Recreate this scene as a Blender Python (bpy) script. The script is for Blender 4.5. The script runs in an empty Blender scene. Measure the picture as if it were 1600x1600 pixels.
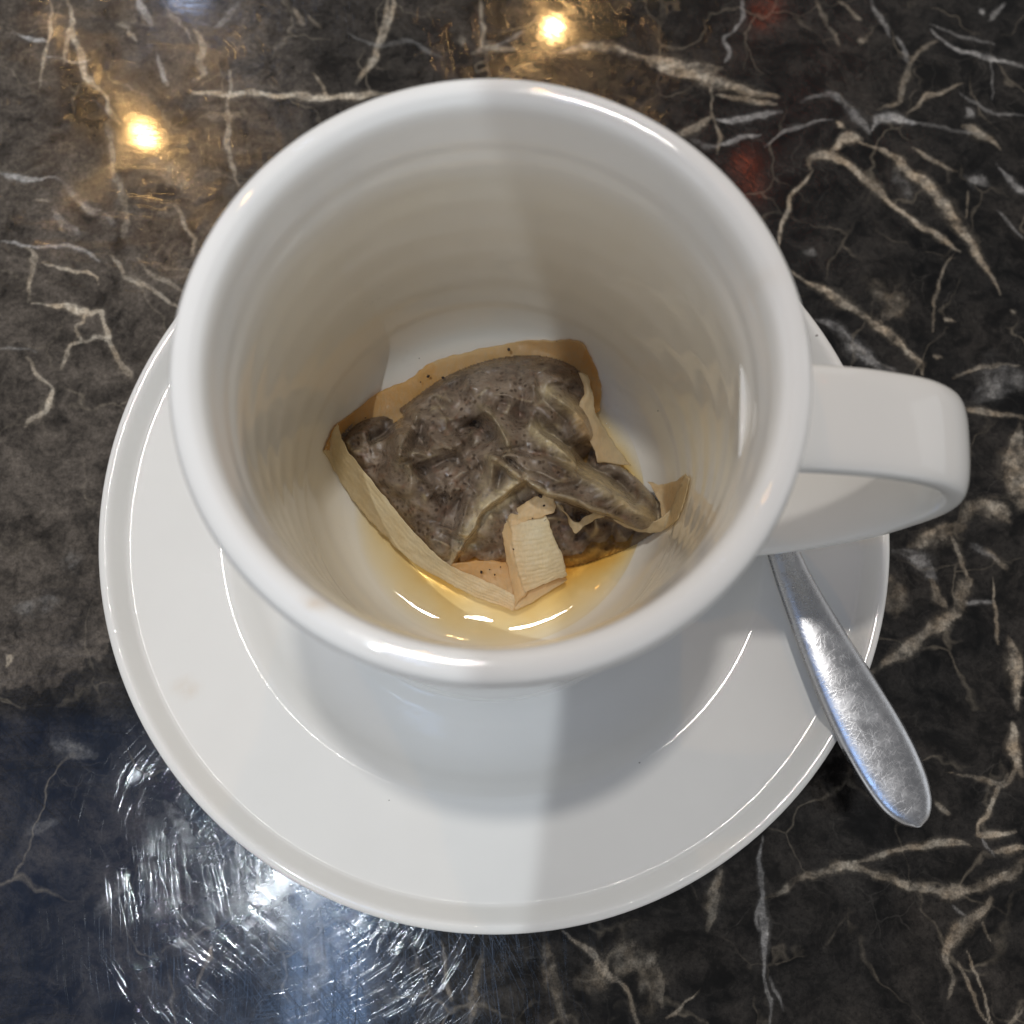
import bpy, bmesh, math, random
import numpy as np
from mathutils import Matrix, Vector

random.seed(7)
rng = np.random.default_rng(7)
S = 0.01                                   # all design numbers are centimetres
scene = bpy.context.scene

# ------------------------------------------------------------------ camera
def cam_basis(pitch, roll, yaw):
    fwd = np.array([math.sin(yaw), math.sin(pitch), 0.0]); fwd[2] = -math.sqrt(1 - fwd @ fwd)
    r = np.cross(fwd, np.array([math.sin(roll), math.cos(roll), 0.0])); r /= np.linalg.norm(r)
    return r, np.cross(r, fwd), fwd
FPX = 1590.9
CR, CU, CF = cam_basis(0.229, -0.004, 0.016)
CAM = np.array([-0.022, -4.515, 21.271])
cd = bpy.data.cameras.new('camera'); cam = bpy.data.objects.new('camera', cd)
scene.collection.objects.link(cam); scene.camera = cam
cam.matrix_world = Matrix([[CR[i], CU[i], -CF[i], CAM[i]*S] for i in range(3)] + [[0, 0, 0, 1]])
cd.sensor_width = 36; cd.lens = FPX/1600*36; cd.clip_start = 0.01; cd.clip_end = 20
cd.dof.use_dof = True; cd.dof.focus_distance = 0.187; cd.dof.aperture_fstop = 15

def un(x, y, z):
    """photo pixel (of 1600) + height in cm -> point in the scene, cm"""
    d = (x-800)/FPX*CR + (800-y)/FPX*CU + CF
    return CAM + (z-CAM[2])/d[2]*d
def mirror_dir(x, y):
    d = (x-800)/FPX*CR + (800-y)/FPX*CU + CF
    return np.array([d[0], d[1], -d[2]])/-d[2]

# ------------------------------------------------------------------ world, lamps, exposure
w = bpy.data.worlds.new('World'); scene.world = w; w.use_nodes = True
bg = w.node_tree.nodes['Background']
wt = w.node_tree                                  # a room: dim ceiling above, paler walls; bright bands added all round for reflections
def wn(typ, vals, **kw):
    n = wt.nodes.new(typ)
    for a, v in kw.items(): setattr(n, a, v)
    for a, v in vals.items():
        if isinstance(v, bpy.types.NodeSocket): wt.links.new(v, n.inputs[a])
        else: n.inputs[a].default_value = v
    return n.outputs
gsp = wn('ShaderNodeSeparateXYZ', {0: wn('ShaderNodeTexCoord', {})['Generated']})
el = wn('ShaderNodeMapRange', {0: gsp[2], 1: .45, 2: .80, 3: 0, 4: 1}, interpolation_type='SMOOTHSTEP')[0]
az = wn('ShaderNodeMath', {0: gsp[1], 1: gsp[0]}, operation='ARCTAN2')[0]
sn = wn('ShaderNodeMath', {0: wn('ShaderNodeMath', {0: az, 1: 5.0, 2: .9}, operation='MULTIPLY_ADD')[0]}, operation='SINE')[0]
added_glow = wn('ShaderNodeMapRange', {0: sn, 1: -.15, 2: .05, 3: 0, 4: 1}, interpolation_type='SMOOTHSTEP')[0]
lo_ = wn('ShaderNodeMapRange', {0: gsp[2], 1: .10, 2: .14, 3: 0, 4: 1}, interpolation_type='SMOOTHSTEP')[0]
hi_ = wn('ShaderNodeMapRange', {0: gsp[2], 1: .58, 2: .62, 3: 1, 4: 0}, interpolation_type='SMOOTHSTEP')[0]
band = wn('ShaderNodeMath', {0: added_glow, 1: wn('ShaderNodeMath', {0: lo_, 1: hi_}, operation='MULTIPLY')[0]}, operation='MULTIPLY')[0]
wall = wn('ShaderNodeMix', {0: el, 6: (0.95, 0.90, 0.84, 1), 7: (0.47, 0.47, 0.48, 1)}, data_type='RGBA')[2]
room = wn('ShaderNodeMix', {0: band, 6: wall, 7: (2.35, 2.40, 2.45, 1)}, data_type='RGBA')[2]
wt.links.new(room, bg.inputs[0])
bg.inputs[1].default_value = 0.33
def lamp(name, kind, pos, power, color, radius=0.03):
    l = bpy.data.lights.new(name, kind); l.energy = power; l.color = color
    if kind in ('POINT', 'SPOT'): l.shadow_soft_size = radius
    o = bpy.data.objects.new(name, l); o.location = Vector(pos)*S
    scene.collection.objects.link(o); return o
def aim(o, target):
    d = Vector(target)*S - o.location
    o.rotation_euler = d.to_track_quat('-Z', 'Y').to_euler()
# ceiling downlight almost overhead, a little to the far side: throws the round cup shadow
lamp('ceiling_downlight', 'POINT', (-7.5, 48, 200), 43, (1.0, 0.955, 0.90), 0.050)
# cool spotlight on the left; cone edge stands in for the phone's shadow
LP = np.array([-39.0, -26.0, 200.0])
sp = lamp('cool_spotlight', 'SPOT', LP, 41, (0.87, 0.94, 1.0), 0.002)
axis_t = np.array([-58.6, 0.5, 0.0]); aim(sp, axis_t)
va = axis_t-LP; ve = np.array([1.12, -5.5, 1.2])-LP
half = math.acos(va @ ve/np.linalg.norm(va)/np.linalg.norm(ve))
sp.data.spot_size = 2*half; sp.data.spot_blend = 0.01
# warm pendant bulbs and small lights whose mirror images lie in the polished stone
for nm, px, H, p, c, r in (('warm_bulb', (865, 45), 180, 9.0, (1.0, 0.58, 0.22), 0.020),
                           ('warm_bulb', (226, 211), 180, 9.0, (1.0, 0.58, 0.20), 0.021),
                           ('cool_bulb', (292, -12), 190, 1.6, (0.55, 0.68, 1.0), 0.05),
                           ('red_lamp', (1163, 255), 190, 0.12, (1.0, 0.16, 0.05), 0.030),
                           ('red_lamp', (1170, 300), 190, 0.12, (1.0, 0.20, 0.08), 0.030),
                           ('red_lamp', (1196, 20), 190, 0.14, (1.0, 0.16, 0.05), 0.035)):
    P0 = un(*px, 0); lamp(nm, 'POINT', P0 + mirror_dir(*px)*H, p, c, r)
# cool ceiling panel behind the photographer, mirrored low in the stone
P0 = un(512, 1530, 0) + mirror_dir(512, 1530)*200
pn = lamp('ceiling_panel', 'AREA', P0, 2.0, (0.36, 0.58, 1.0)); pn.data.shape = 'RECTANGLE'
pn.data.size = 0.165; pn.data.size_y = 0.60
# broad deep-blue panel added further left to give a faint cast in the stone low on the left
P0 = un(190, 1400, 0) + mirror_dir(190, 1400)*200
pb = lamp('added_blue_panel', 'AREA', P0, 0.75, (0.24, 0.44, 1.0)); pb.data.shape = 'RECTANGLE'; pb.data.size = 0.62; pb.data.size_y = 0.72
scene.view_settings.view_transform = 'Standard'; scene.view_settings.look = 'None'
scene.view_settings.exposure = 0.06; scene.view_settings.gamma = 1.0
scene.cycles.use_denoising = True; scene.cycles.denoising_prefilter = 'ACCURATE'
scene.cycles.max_bounces = 10; scene.cycles.diffuse_bounces = 6; scene.cycles.glossy_bounces = 5
scene.cycles.transparent_max_bounces = 16
scene.cycles.sample_clamp_indirect = 6.0
scene.cycles.blur_glossy = 0.3

# ------------------------------------------------------------------ numpy noise
_perm = rng.permutation(512); _perm = np.concatenate([_perm, _perm])
_ang = rng.random(512)*2*np.pi
def perlin(x, y):
    xi = np.floor(x).astype(int); yi = np.floor(y).astype(int); xf = x-xi; yf = y-yi
    u = xf*xf*xf*(xf*(xf*6-15)+10); v = yf*yf*yf*(yf*(yf*6-15)+10)
    def g(ix, iy, dx, dy):
        a = _ang[_perm[(_perm[ix & 511]+iy) & 511]]
        return np.cos(a)*dx+np.sin(a)*dy
    a = g(xi, yi, xf, yf); b = g(xi+1, yi, xf-1, yf); c = g(xi, yi+1, xf, yf-1); d = g(xi+1, yi+1, xf-1, yf-1)
    return (a+(b-a)*u)*(1-v)+(c+(d-c)*u)*v
def fbm(x, y, n=4):
    s = 0; a = 1.0
    for i in range(n):
        s = s+a*perlin(x*2**i+17.3*i, y*2**i-9.1*i); a *= 0.5
    return s
def sstep(a, b, x):
    t = np.clip((x-a)/(b-a), 0, 1); return t*t*(3-2*t)
def crspline(P, n):
    """Catmull-Rom through rows of P, n points per span"""
    P = np.asarray(P, float); Q = np.vstack([2*P[0]-P[1], P, 2*P[-1]-P[-2]]); out = []
    for i in range(len(P)-1):
        p0, p1, p2, p3 = Q[i:i+4]
        t = np.linspace(0, 1, n, endpoint=False)[:, None]
        out.append(0.5*((2*p1)+(p2-p0)*t+(2*p0-5*p1+4*p2-p3)*t*t+(3*p1-p0-3*p2+p3)*t**3))
    out.append(P[-1:]); return np.vstack(out)
def seg_dist(X, Y, poly):
    """distance to a polyline, signed (+ on its left when y is up), and position along it 0..1"""
    best = np.full(X.shape, 1e9); sg = np.ones(X.shape); al = np.zeros(X.shape)
    n = len(poly)-1
    for i in range(n):
        a = poly[i]; b = poly[i+1]; d = b-a; L = d @ d+1e-12
        t = np.clip(((X-a[0])*d[0]+(Y-a[1])*d[1])/L, 0, 1)
        ex = X-a[0]-t*d[0]; ey = Y-a[1]-t*d[1]; dist = np.hypot(ex, ey)
        m = dist < best
        best = np.where(m, dist, best); sg = np.where(m, np.sign(d[0]*ey-d[1]*ex), sg); al = np.where(m, (i+t)/n, al)
    return best, sg, al
def inside(X, Y, poly):
    r = np.zeros(X.shape, bool); n = len(poly)
    for i in range(n):
        x1, y1 = poly[i]; x2, y2 = poly[(i+1) % n]
        c = ((y1 > Y) != (y2 > Y)) & (X < (x2-x1)*(Y-y1)/((y2-y1)+1e-12)+x1)
        r ^= c
    return r

# ------------------------------------------------------------------ mesh helpers
COL = scene.collection
def link(name, verts, faces, mat, parent=None, smooth=True, attrs=None):
    me = bpy.data.meshes.new(name)
    me.from_pydata((np.asarray(verts)*S).tolist(), [], faces); me.update()
    if smooth: me.polygons.foreach_set('use_smooth', [True]*len(me.polygons))
    for k, v in (attrs or {}).items():
        a = me.attributes.new(k, 'FLOAT', 'POINT'); a.data.foreach_set('value', np.asarray(v, np.float32).ravel())
    if mat: me.materials.append(mat)
    o = bpy.data.objects.new(name, me); COL.objects.link(o)
    if parent: o.parent = parent; o.matrix_parent_inverse = Matrix.Translation(-parent.location)
    return o
def grid_faces(nu, nv, wrap=False):
    f = []
    for i in range(nu-1):
        for j in range(nv if wrap else nv-1):
            a = i*nv+j; b = i*nv+(j+1) % nv
            f.append((a, b, b+nv, a+nv))
    return f
def big_grid(name, X, Y, Z, mat, attrs):
    """fast grid mesh from 2-D arrays"""
    nu, nv = X.shape
    me = bpy.data.meshes.new(name)
    idx = np.arange(nu*nv, dtype=np.int32).reshape(nu, nv)
    q = np.stack([idx[:-1, :-1], idx[:-1, 1:], idx[1:, 1:], idx[1:, :-1]], -1).reshape(-1)
    nf = len(q)//4
    me.vertices.add(nu*nv); me.loops.add(nf*4); me.polygons.add(nf)
    me.vertices.foreach_set('co', (np.stack([X, Y, Z], -1)*S).astype(np.float32).ravel())
    me.loops.foreach_set('vertex_index', q)
    me.polygons.foreach_set('loop_start', np.arange(0, nf*4, 4, dtype=np.int32))
    me.update(calc_edges=True); me.validate()
    me.polygons.foreach_set('use_smooth', [True]*nf)
    for k, v in attrs.items():
        a = me.attributes.new(k, 'FLOAT', 'POINT'); a.data.foreach_set('value', v.astype(np.float32).ravel())
    me.materials.append(mat)
    o = bpy.data.objects.new(name, me); COL.objects.link(o); return o
def empty(name, loc):
    o = bpy.data.objects.new(name, None); o.location = Vector(loc)*S; o.empty_display_size = 0.02
    COL.objects.link(o); return o
def tag(o, label=None, cat=None, kind=None, group=None):
    if label: o['label'] = label
    if cat: o['category'] = cat
    if kind: o['kind'] = kind
    if group: o['group'] = group
    return o
def lathe(profile, centre, nseg=192, wob=0.0):
    P = np.asarray(profile); th = np.linspace(0, 2*np.pi, nseg, endpoint=False)
    R = P[:, :1]*(1+wob*np.cos(2*th+0.6)[None]); Z = np.repeat(P[:, 1:], nseg, 1)
    V = np.stack([centre[0]+R*np.cos(th), centre[1]+R*np.sin(th), centre[2]+Z], -1).reshape(-1, 3)
    return V, grid_faces(len(P), nseg, True)

# ------------------------------------------------------------------ material helpers
class NT:
    def __init__(self, name):
        self.m = bpy.data.materials.new(name); self.m.use_nodes = True
        self.t = self.m.node_tree; self.t.nodes.clear()
        self.out = self.n('ShaderNodeOutputMaterial')
    def n(self, typ, _vals=None, **kw):
        nd = self.t.nodes.new(typ)
        for k, v in kw.items(): setattr(nd, k, v)
        for k, v in (_vals or {}).items(): self.set(nd.inputs[k], v)
        return nd
    def set(self, sock, v):
        if isinstance(v, bpy.types.NodeSocket): self.t.links.new(v, sock)
        else: sock.default_value = v
    def math(self, op, a, b=0.0, c=None, clamp=False):
        nd = self.n('ShaderNodeMath', operation=op, use_clamp=clamp)
        self.set(nd.inputs[0], a); self.set(nd.inputs[1], b)
        if c is not None: self.set(nd.inputs[2], c)
        return nd.outputs[0]
    def mix(self, f, a, b, blend='MIX'):
        nd = self.n('ShaderNodeMix', data_type='RGBA', blend_type=blend)
        self.set(nd.inputs[0], f)
        for s, v in ((nd.inputs[6], a), (nd.inputs[7], b)):
            self.set(s, v if isinstance(v, bpy.types.NodeSocket) else (*v, 1))
        return nd.outputs[2]
    def noise(self, vec, scale, detail=4, rough=0.55, dist=0.0):
        nd = self.n('ShaderNodeTexNoise', {'Scale': scale, 'Detail': detail, 'Roughness': rough, 'Distortion': dist})
        if vec is not None: self.set(nd.inputs['Vector'], vec)
        return nd.outputs[0]
    def ramp(self, f, a, b, lo=0.0, hi=1.0):
        nd = self.n('ShaderNodeMapRange', {0: f, 1: a, 2: b, 3: lo, 4: hi}, clamp=True); return nd.outputs[0]
    def attr(self, name):
        return self.n('ShaderNodeAttribute', attribute_name=name).outputs['Fac']
    def done(self, sh):
        self.t.links.new(sh, self.out.inputs[0]); return self.m

def porcelain(name, base, bounce_tint=None, rough=(.025, .06), grit=.07):
    k = NT(name); co = k.n('ShaderNodeTexCoord').outputs['Object']
    n1 = k.noise(co, 45, 3); n2 = k.noise(co, 900, 2)
    col = k.mix(k.ramp(n1, .35, .7), base, tuple(c*.965 for c in base))
    if bounce_tint:                                           # warm bounce light of the inside, painted into the glaze colour
        f = k.math('MULTIPLY', k.attr('bounce_tint'), k.ramp(k.noise(co, 60, 4), .25, .75, .65, 1.0))
        col = k.mix(f, col, bounce_tint)
    f2 = k.math('MULTIPLY', k.attr('blot'), k.ramp(k.noise(co, 400, 3), .3, .7, .5, 1.0))
    col = k.mix(f2, col, (.55, .36, .15))
    sv = k.n('ShaderNodeTexVoronoi', {'Scale': 105.0, 'Randomness': 1.0, 'Vector': k.n('ShaderNodeVectorMath', {0: co, 1: (1.0, 1.25, .6)}, operation='MULTIPLY').outputs[0]})
    sc_ = k.n('ShaderNodeSeparateColor', {0: sv.outputs['Color']}).outputs
    spk = k.math('MULTIPLY', k.ramp(sc_[0], .80, .84), k.math('LESS_THAN', sv.outputs['Distance'], k.ramp(sc_[1], 0, 1, .008, .034)))
    col = k.mix(k.math('MULTIPLY', spk, .65), col, (.10, .085, .07))
    b = k.n('ShaderNodeBump', {'Strength': .05, 'Distance': .0004, 'Height': k.math('ADD', k.math('MULTIPLY', k.noise(co, 110, 2), 1.0), k.math('MULTIPLY', n2, grit))})
    p = k.n('ShaderNodeBsdfPrincipled', {'Base Color': col, 'Roughness': k.ramp(k.noise(co, 150, 4), .3, .75, *rough), 'IOR': 1.5, 'Specular IOR Level': k.math('SUBTRACT', .5, k.math('MULTIPLY', k.attr('wet'), .46)), 'Normal': b.outputs[0]})
    return k.done(p.outputs[0])

# ------------------------------------------------------------------ marble table
def marble():
    k = NT('polished_marble'); co = k.n('ShaderNodeTexCoord').outputs['Object']
    warp = k.n('ShaderNodeTexNoise', {'Scale': 60.0, 'Detail': 3.0, 'Vector': co}).outputs[1]
    wv = k.n('ShaderNodeVectorMath', operation='MULTIPLY_ADD'); k.set(wv.inputs[0], warp); wv.inputs[1].default_value = (.02, .02, .02); k.set(wv.inputs[2], co)
    big = k.noise(co, 38, 5, .6); mid = k.noise(wv.outputs[0], 160, 5, .65); fine = k.noise(co, 900, 4, .7); gr = k.noise(co, 2600, 2, .6)
    tone = k.attr('tone')
    dark = k.mix(k.ramp(mid, .40, .62), (.0020, .0020, .0021), (.023, .0212, .0195))
    brown = k.mix(k.ramp(mid, .33, .68), (.024, .0205, .0175), (.128, .109, .091))
    f = k.math('ADD', tone, k.ramp(big, .35, .65, -.13, .17), clamp=True)
    col = k.mix(f, dark, brown)
    # hairline network too fine to trace
    vo = k.n('ShaderNodeTexVoronoi', {'Scale': 44.0, 'Randomness': 1.0, 'Vector': wv.outputs[0]}, feature='DISTANCE_TO_EDGE').outputs[0]
    hair = k.math('MULTIPLY', k.ramp(vo, 0.0, .020, 1, 0), k.ramp(k.noise(co, 60, 4), .44, .60))
    col = k.mix(k.math('MULTIPLY', hair, .34), col, (.30, .26, .20))
    br = k.ramp(k.math('ADD', fine, k.math('MULTIPLY', gr, .5)), .55, .95, .50, 1.45)
    warm = k.mix(k.ramp(k.noise(co, 220, 3), .35, .65), (.52, .42, .30), (.62, .56, .46))
    white = k.mix(k.ramp(k.noise(co, 260, 3), .35, .65), (.36, .36, .36), (.58, .57, .55))
    en = k.math('ADD', k.math('MULTIPLY', k.math('SUBTRACT', k.noise(co, 420, 5, .7), .5), .55), k.math('MULTIPLY', k.math('SUBTRACT', k.noise(co, 1600, 3, .7), .5), .40))
    breakup = k.ramp(k.noise(co, 330, 6, .75), .36, .62, .35, 1.0)
    for nm, colr in (('warm', warm), ('white', white)):
        sh = k.math('ADD', k.attr(nm+'_shape'), k.math('MULTIPLY', en, k.ramp(k.attr(nm+'_shape'), .08, .3)))
        core = k.ramp(sh, .44, .74); halo = k.ramp(sh, .12, .5, 0, .16)
        col = k.mix(k.math('MULTIPLY', k.math('MULTIPLY', k.math('MAXIMUM', core, halo), k.attr(nm+'_strength')), breakup, clamp=True), col, colr)
    # second, finer crack network
    vo2 = k.n('ShaderNodeTexVoronoi', {'Scale': 130.0, 'Randomness': 1.0, 'Vector': wv.outputs[0]}, feature='DISTANCE_TO_EDGE').outputs[0]
    hair2 = k.math('MULTIPLY', k.ramp(vo2, 0.0, .03, 1, 0), k.ramp(k.noise(co, 48, 4), .50, .64))
    col = k.mix(k.math('MULTIPLY', hair2, .08), col, (.30, .28, .25))
    mul = k.n('ShaderNodeVectorMath', operation='SCALE'); k.set(mul.inputs[0], col); k.set(mul.inputs[3], br)
    col = mul.outputs[0]
    # wiping scratches: arcs around several centres and straight strokes, as relief in the polish
    sep = k.n('ShaderNodeSeparateXYZ', {0: co}).outputs
    def arcs(cx, cy, across, along, thr):
        dx = k.math('SUBTRACT', sep[0], cx*S); dy = k.math('SUBTRACT', sep[1], cy*S)
        r = k.math('SQRT', k.math('ADD', k.math('MULTIPLY', dx, dx), k.math('MULTIPLY', dy, dy)))
        a = k.math('ARCTAN2', dy, dx)
        v = k.n('ShaderNodeCombineXYZ', {0: k.math('MULTIPLY', r, across), 1: k.math('MULTIPLY', a, along), 2: cx}).outputs[0]
        return k.ramp(k.noise(v, 1.0, 1.5, .5), thr, thr+.10)
    def strokes(ang, across, along, thr, z):
        rt = k.n('ShaderNodeVectorRotate', {'Angle': ang, 'Vector': wv2}, rotation_type='Z_AXIS').outputs[0]
        mp = k.n('ShaderNodeVectorMath', operation='MULTIPLY'); k.set(mp.inputs[0], rt); mp.inputs[1].default_value = (along, across, 1)
        ad = k.n('ShaderNodeVectorMath', operation='ADD'); k.set(ad.inputs[0], mp.outputs[0]); ad.inputs[1].default_value = (z, z*1.7, z)
        return k.ramp(k.noise(ad.outputs[0], 1.0, 1.5, .5), thr, thr+.10)
    w2 = k.n('ShaderNodeTexNoise', {'Scale': 22.0, 'Detail': 1.0, 'Vector': co}).outputs[1]
    wn = k.n('ShaderNodeVectorMath', operation='MULTIPLY_ADD'); k.set(wn.inputs[0], w2); wn.inputs[1].default_value = (.012, .012, 0); k.set(wn.inputs[2], co)
    wv2 = wn.outputs[0]
    def patch(x, sc, off, lo, hi):
        mp = k.n('ShaderNodeVectorMath', operation='ADD'); k.set(mp.inputs[0], co); mp.inputs[1].default_value = (off, off*.7, 0)
        return k.math('MULTIPLY', x, k.ramp(k.noise(mp.outputs[0], sc, 3, .6), lo, hi))
    lay = [patch(arcs(-11.5, -9.0, 7200, 2.2, .62), 34, 1.0, .34, .56), patch(arcs(-4.6, -6.3, 7600, 3.4, .64), 36, 2.0, .46, .66), patch(arcs(-8.5, -13.5, 7200, 2.4, .62), 34, 5.0, .38, .60),
           patch(strokes(.85, 7600, 80, .63, 3.1), 45, 6.0, .38, .58), patch(strokes(1.4, 7800, 70, .63, 11.7), 42, 7.0, .38, .58), patch(strokes(-.5, 8400, 80, .62, 23.0), 45, 9.0, .42, .62), patch(strokes(2.2, 8400, 75, .62, 41.0), 45, 11.0, .42, .62),
           patch(k.math('MULTIPLY', arcs(-6.5, 7.6, 7600, 2.2, .63), .35), 40, 3.0, .42, .6)]
    h = lay[0]
    for L in lay[1:]: h = k.math('MAXIMUM', h, L)
    hh = k.math('ADD', k.math('MULTIPLY', h, -1.0), k.math('MULTIPLY', k.noise(co, 5200, 2, .6), .05))
    hh = k.math('ADD', hh, k.math('MULTIPLY', k.noise(co, 800, 2, .6), .10))
    b = k.n('ShaderNodeBump', {'Strength': .10, 'Distance': .00007, 'Height': hh})
    ro = k.math('ADD', k.ramp(k.noise(co, 120, 4), .35, .7, .035, .075), k.math('MULTIPLY', h, .10))
    p = k.n('ShaderNodeBsdfPrincipled', {'Base Color': col, 'Roughness': ro, 'IOR': 1.5, 'Normal': b.outputs[0], 'Coat Weight': k.math('MULTIPLY', k.ramp(k.noise(co, 55, 5, .6), .38, .68, .05, .34), k.ramp(k.noise(co, 700, 3, .7), .3, .7, .5, 1.0)), 'Coat Roughness': k.ramp(k.noise(co, 90, 3), .3, .7, .16, .32), 'Coat IOR': 1.4})
    return k.done(p.outputs[0])

gx = np.arange(-15.5, 15.5, .04); gy = np.arange(-12.5, 17.0, .04)
gx = np.concatenate([[-45, -30, -20], gx, [20, 30, 45]]); gy = np.concatenate([[-42, -28, -18], gy, [22, 32, 48]])
TX, TY = np.meshgrid(gx, gy, indexing='ij')
WX = TX + .10*fbm(TX*1.6, TY*1.6, 5); WY = TY + .10*fbm(TX*1.6+40, TY*1.6+11, 4)
CM = 1/78.0                                  # photo pixels to cm on the table, roughly
VF = [np.zeros(TX.shape), np.zeros(TX.shape)]; VS = [np.zeros(TX.shape), np.zeros(TX.shape)]
wmod = 1+.8*fbm(TX*1.1+5, TY*1.1+70, 3); imod = np.clip(1+.7*fbm(TX*.9+90, TY*.9+20, 3), .45, 1.3)
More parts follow.
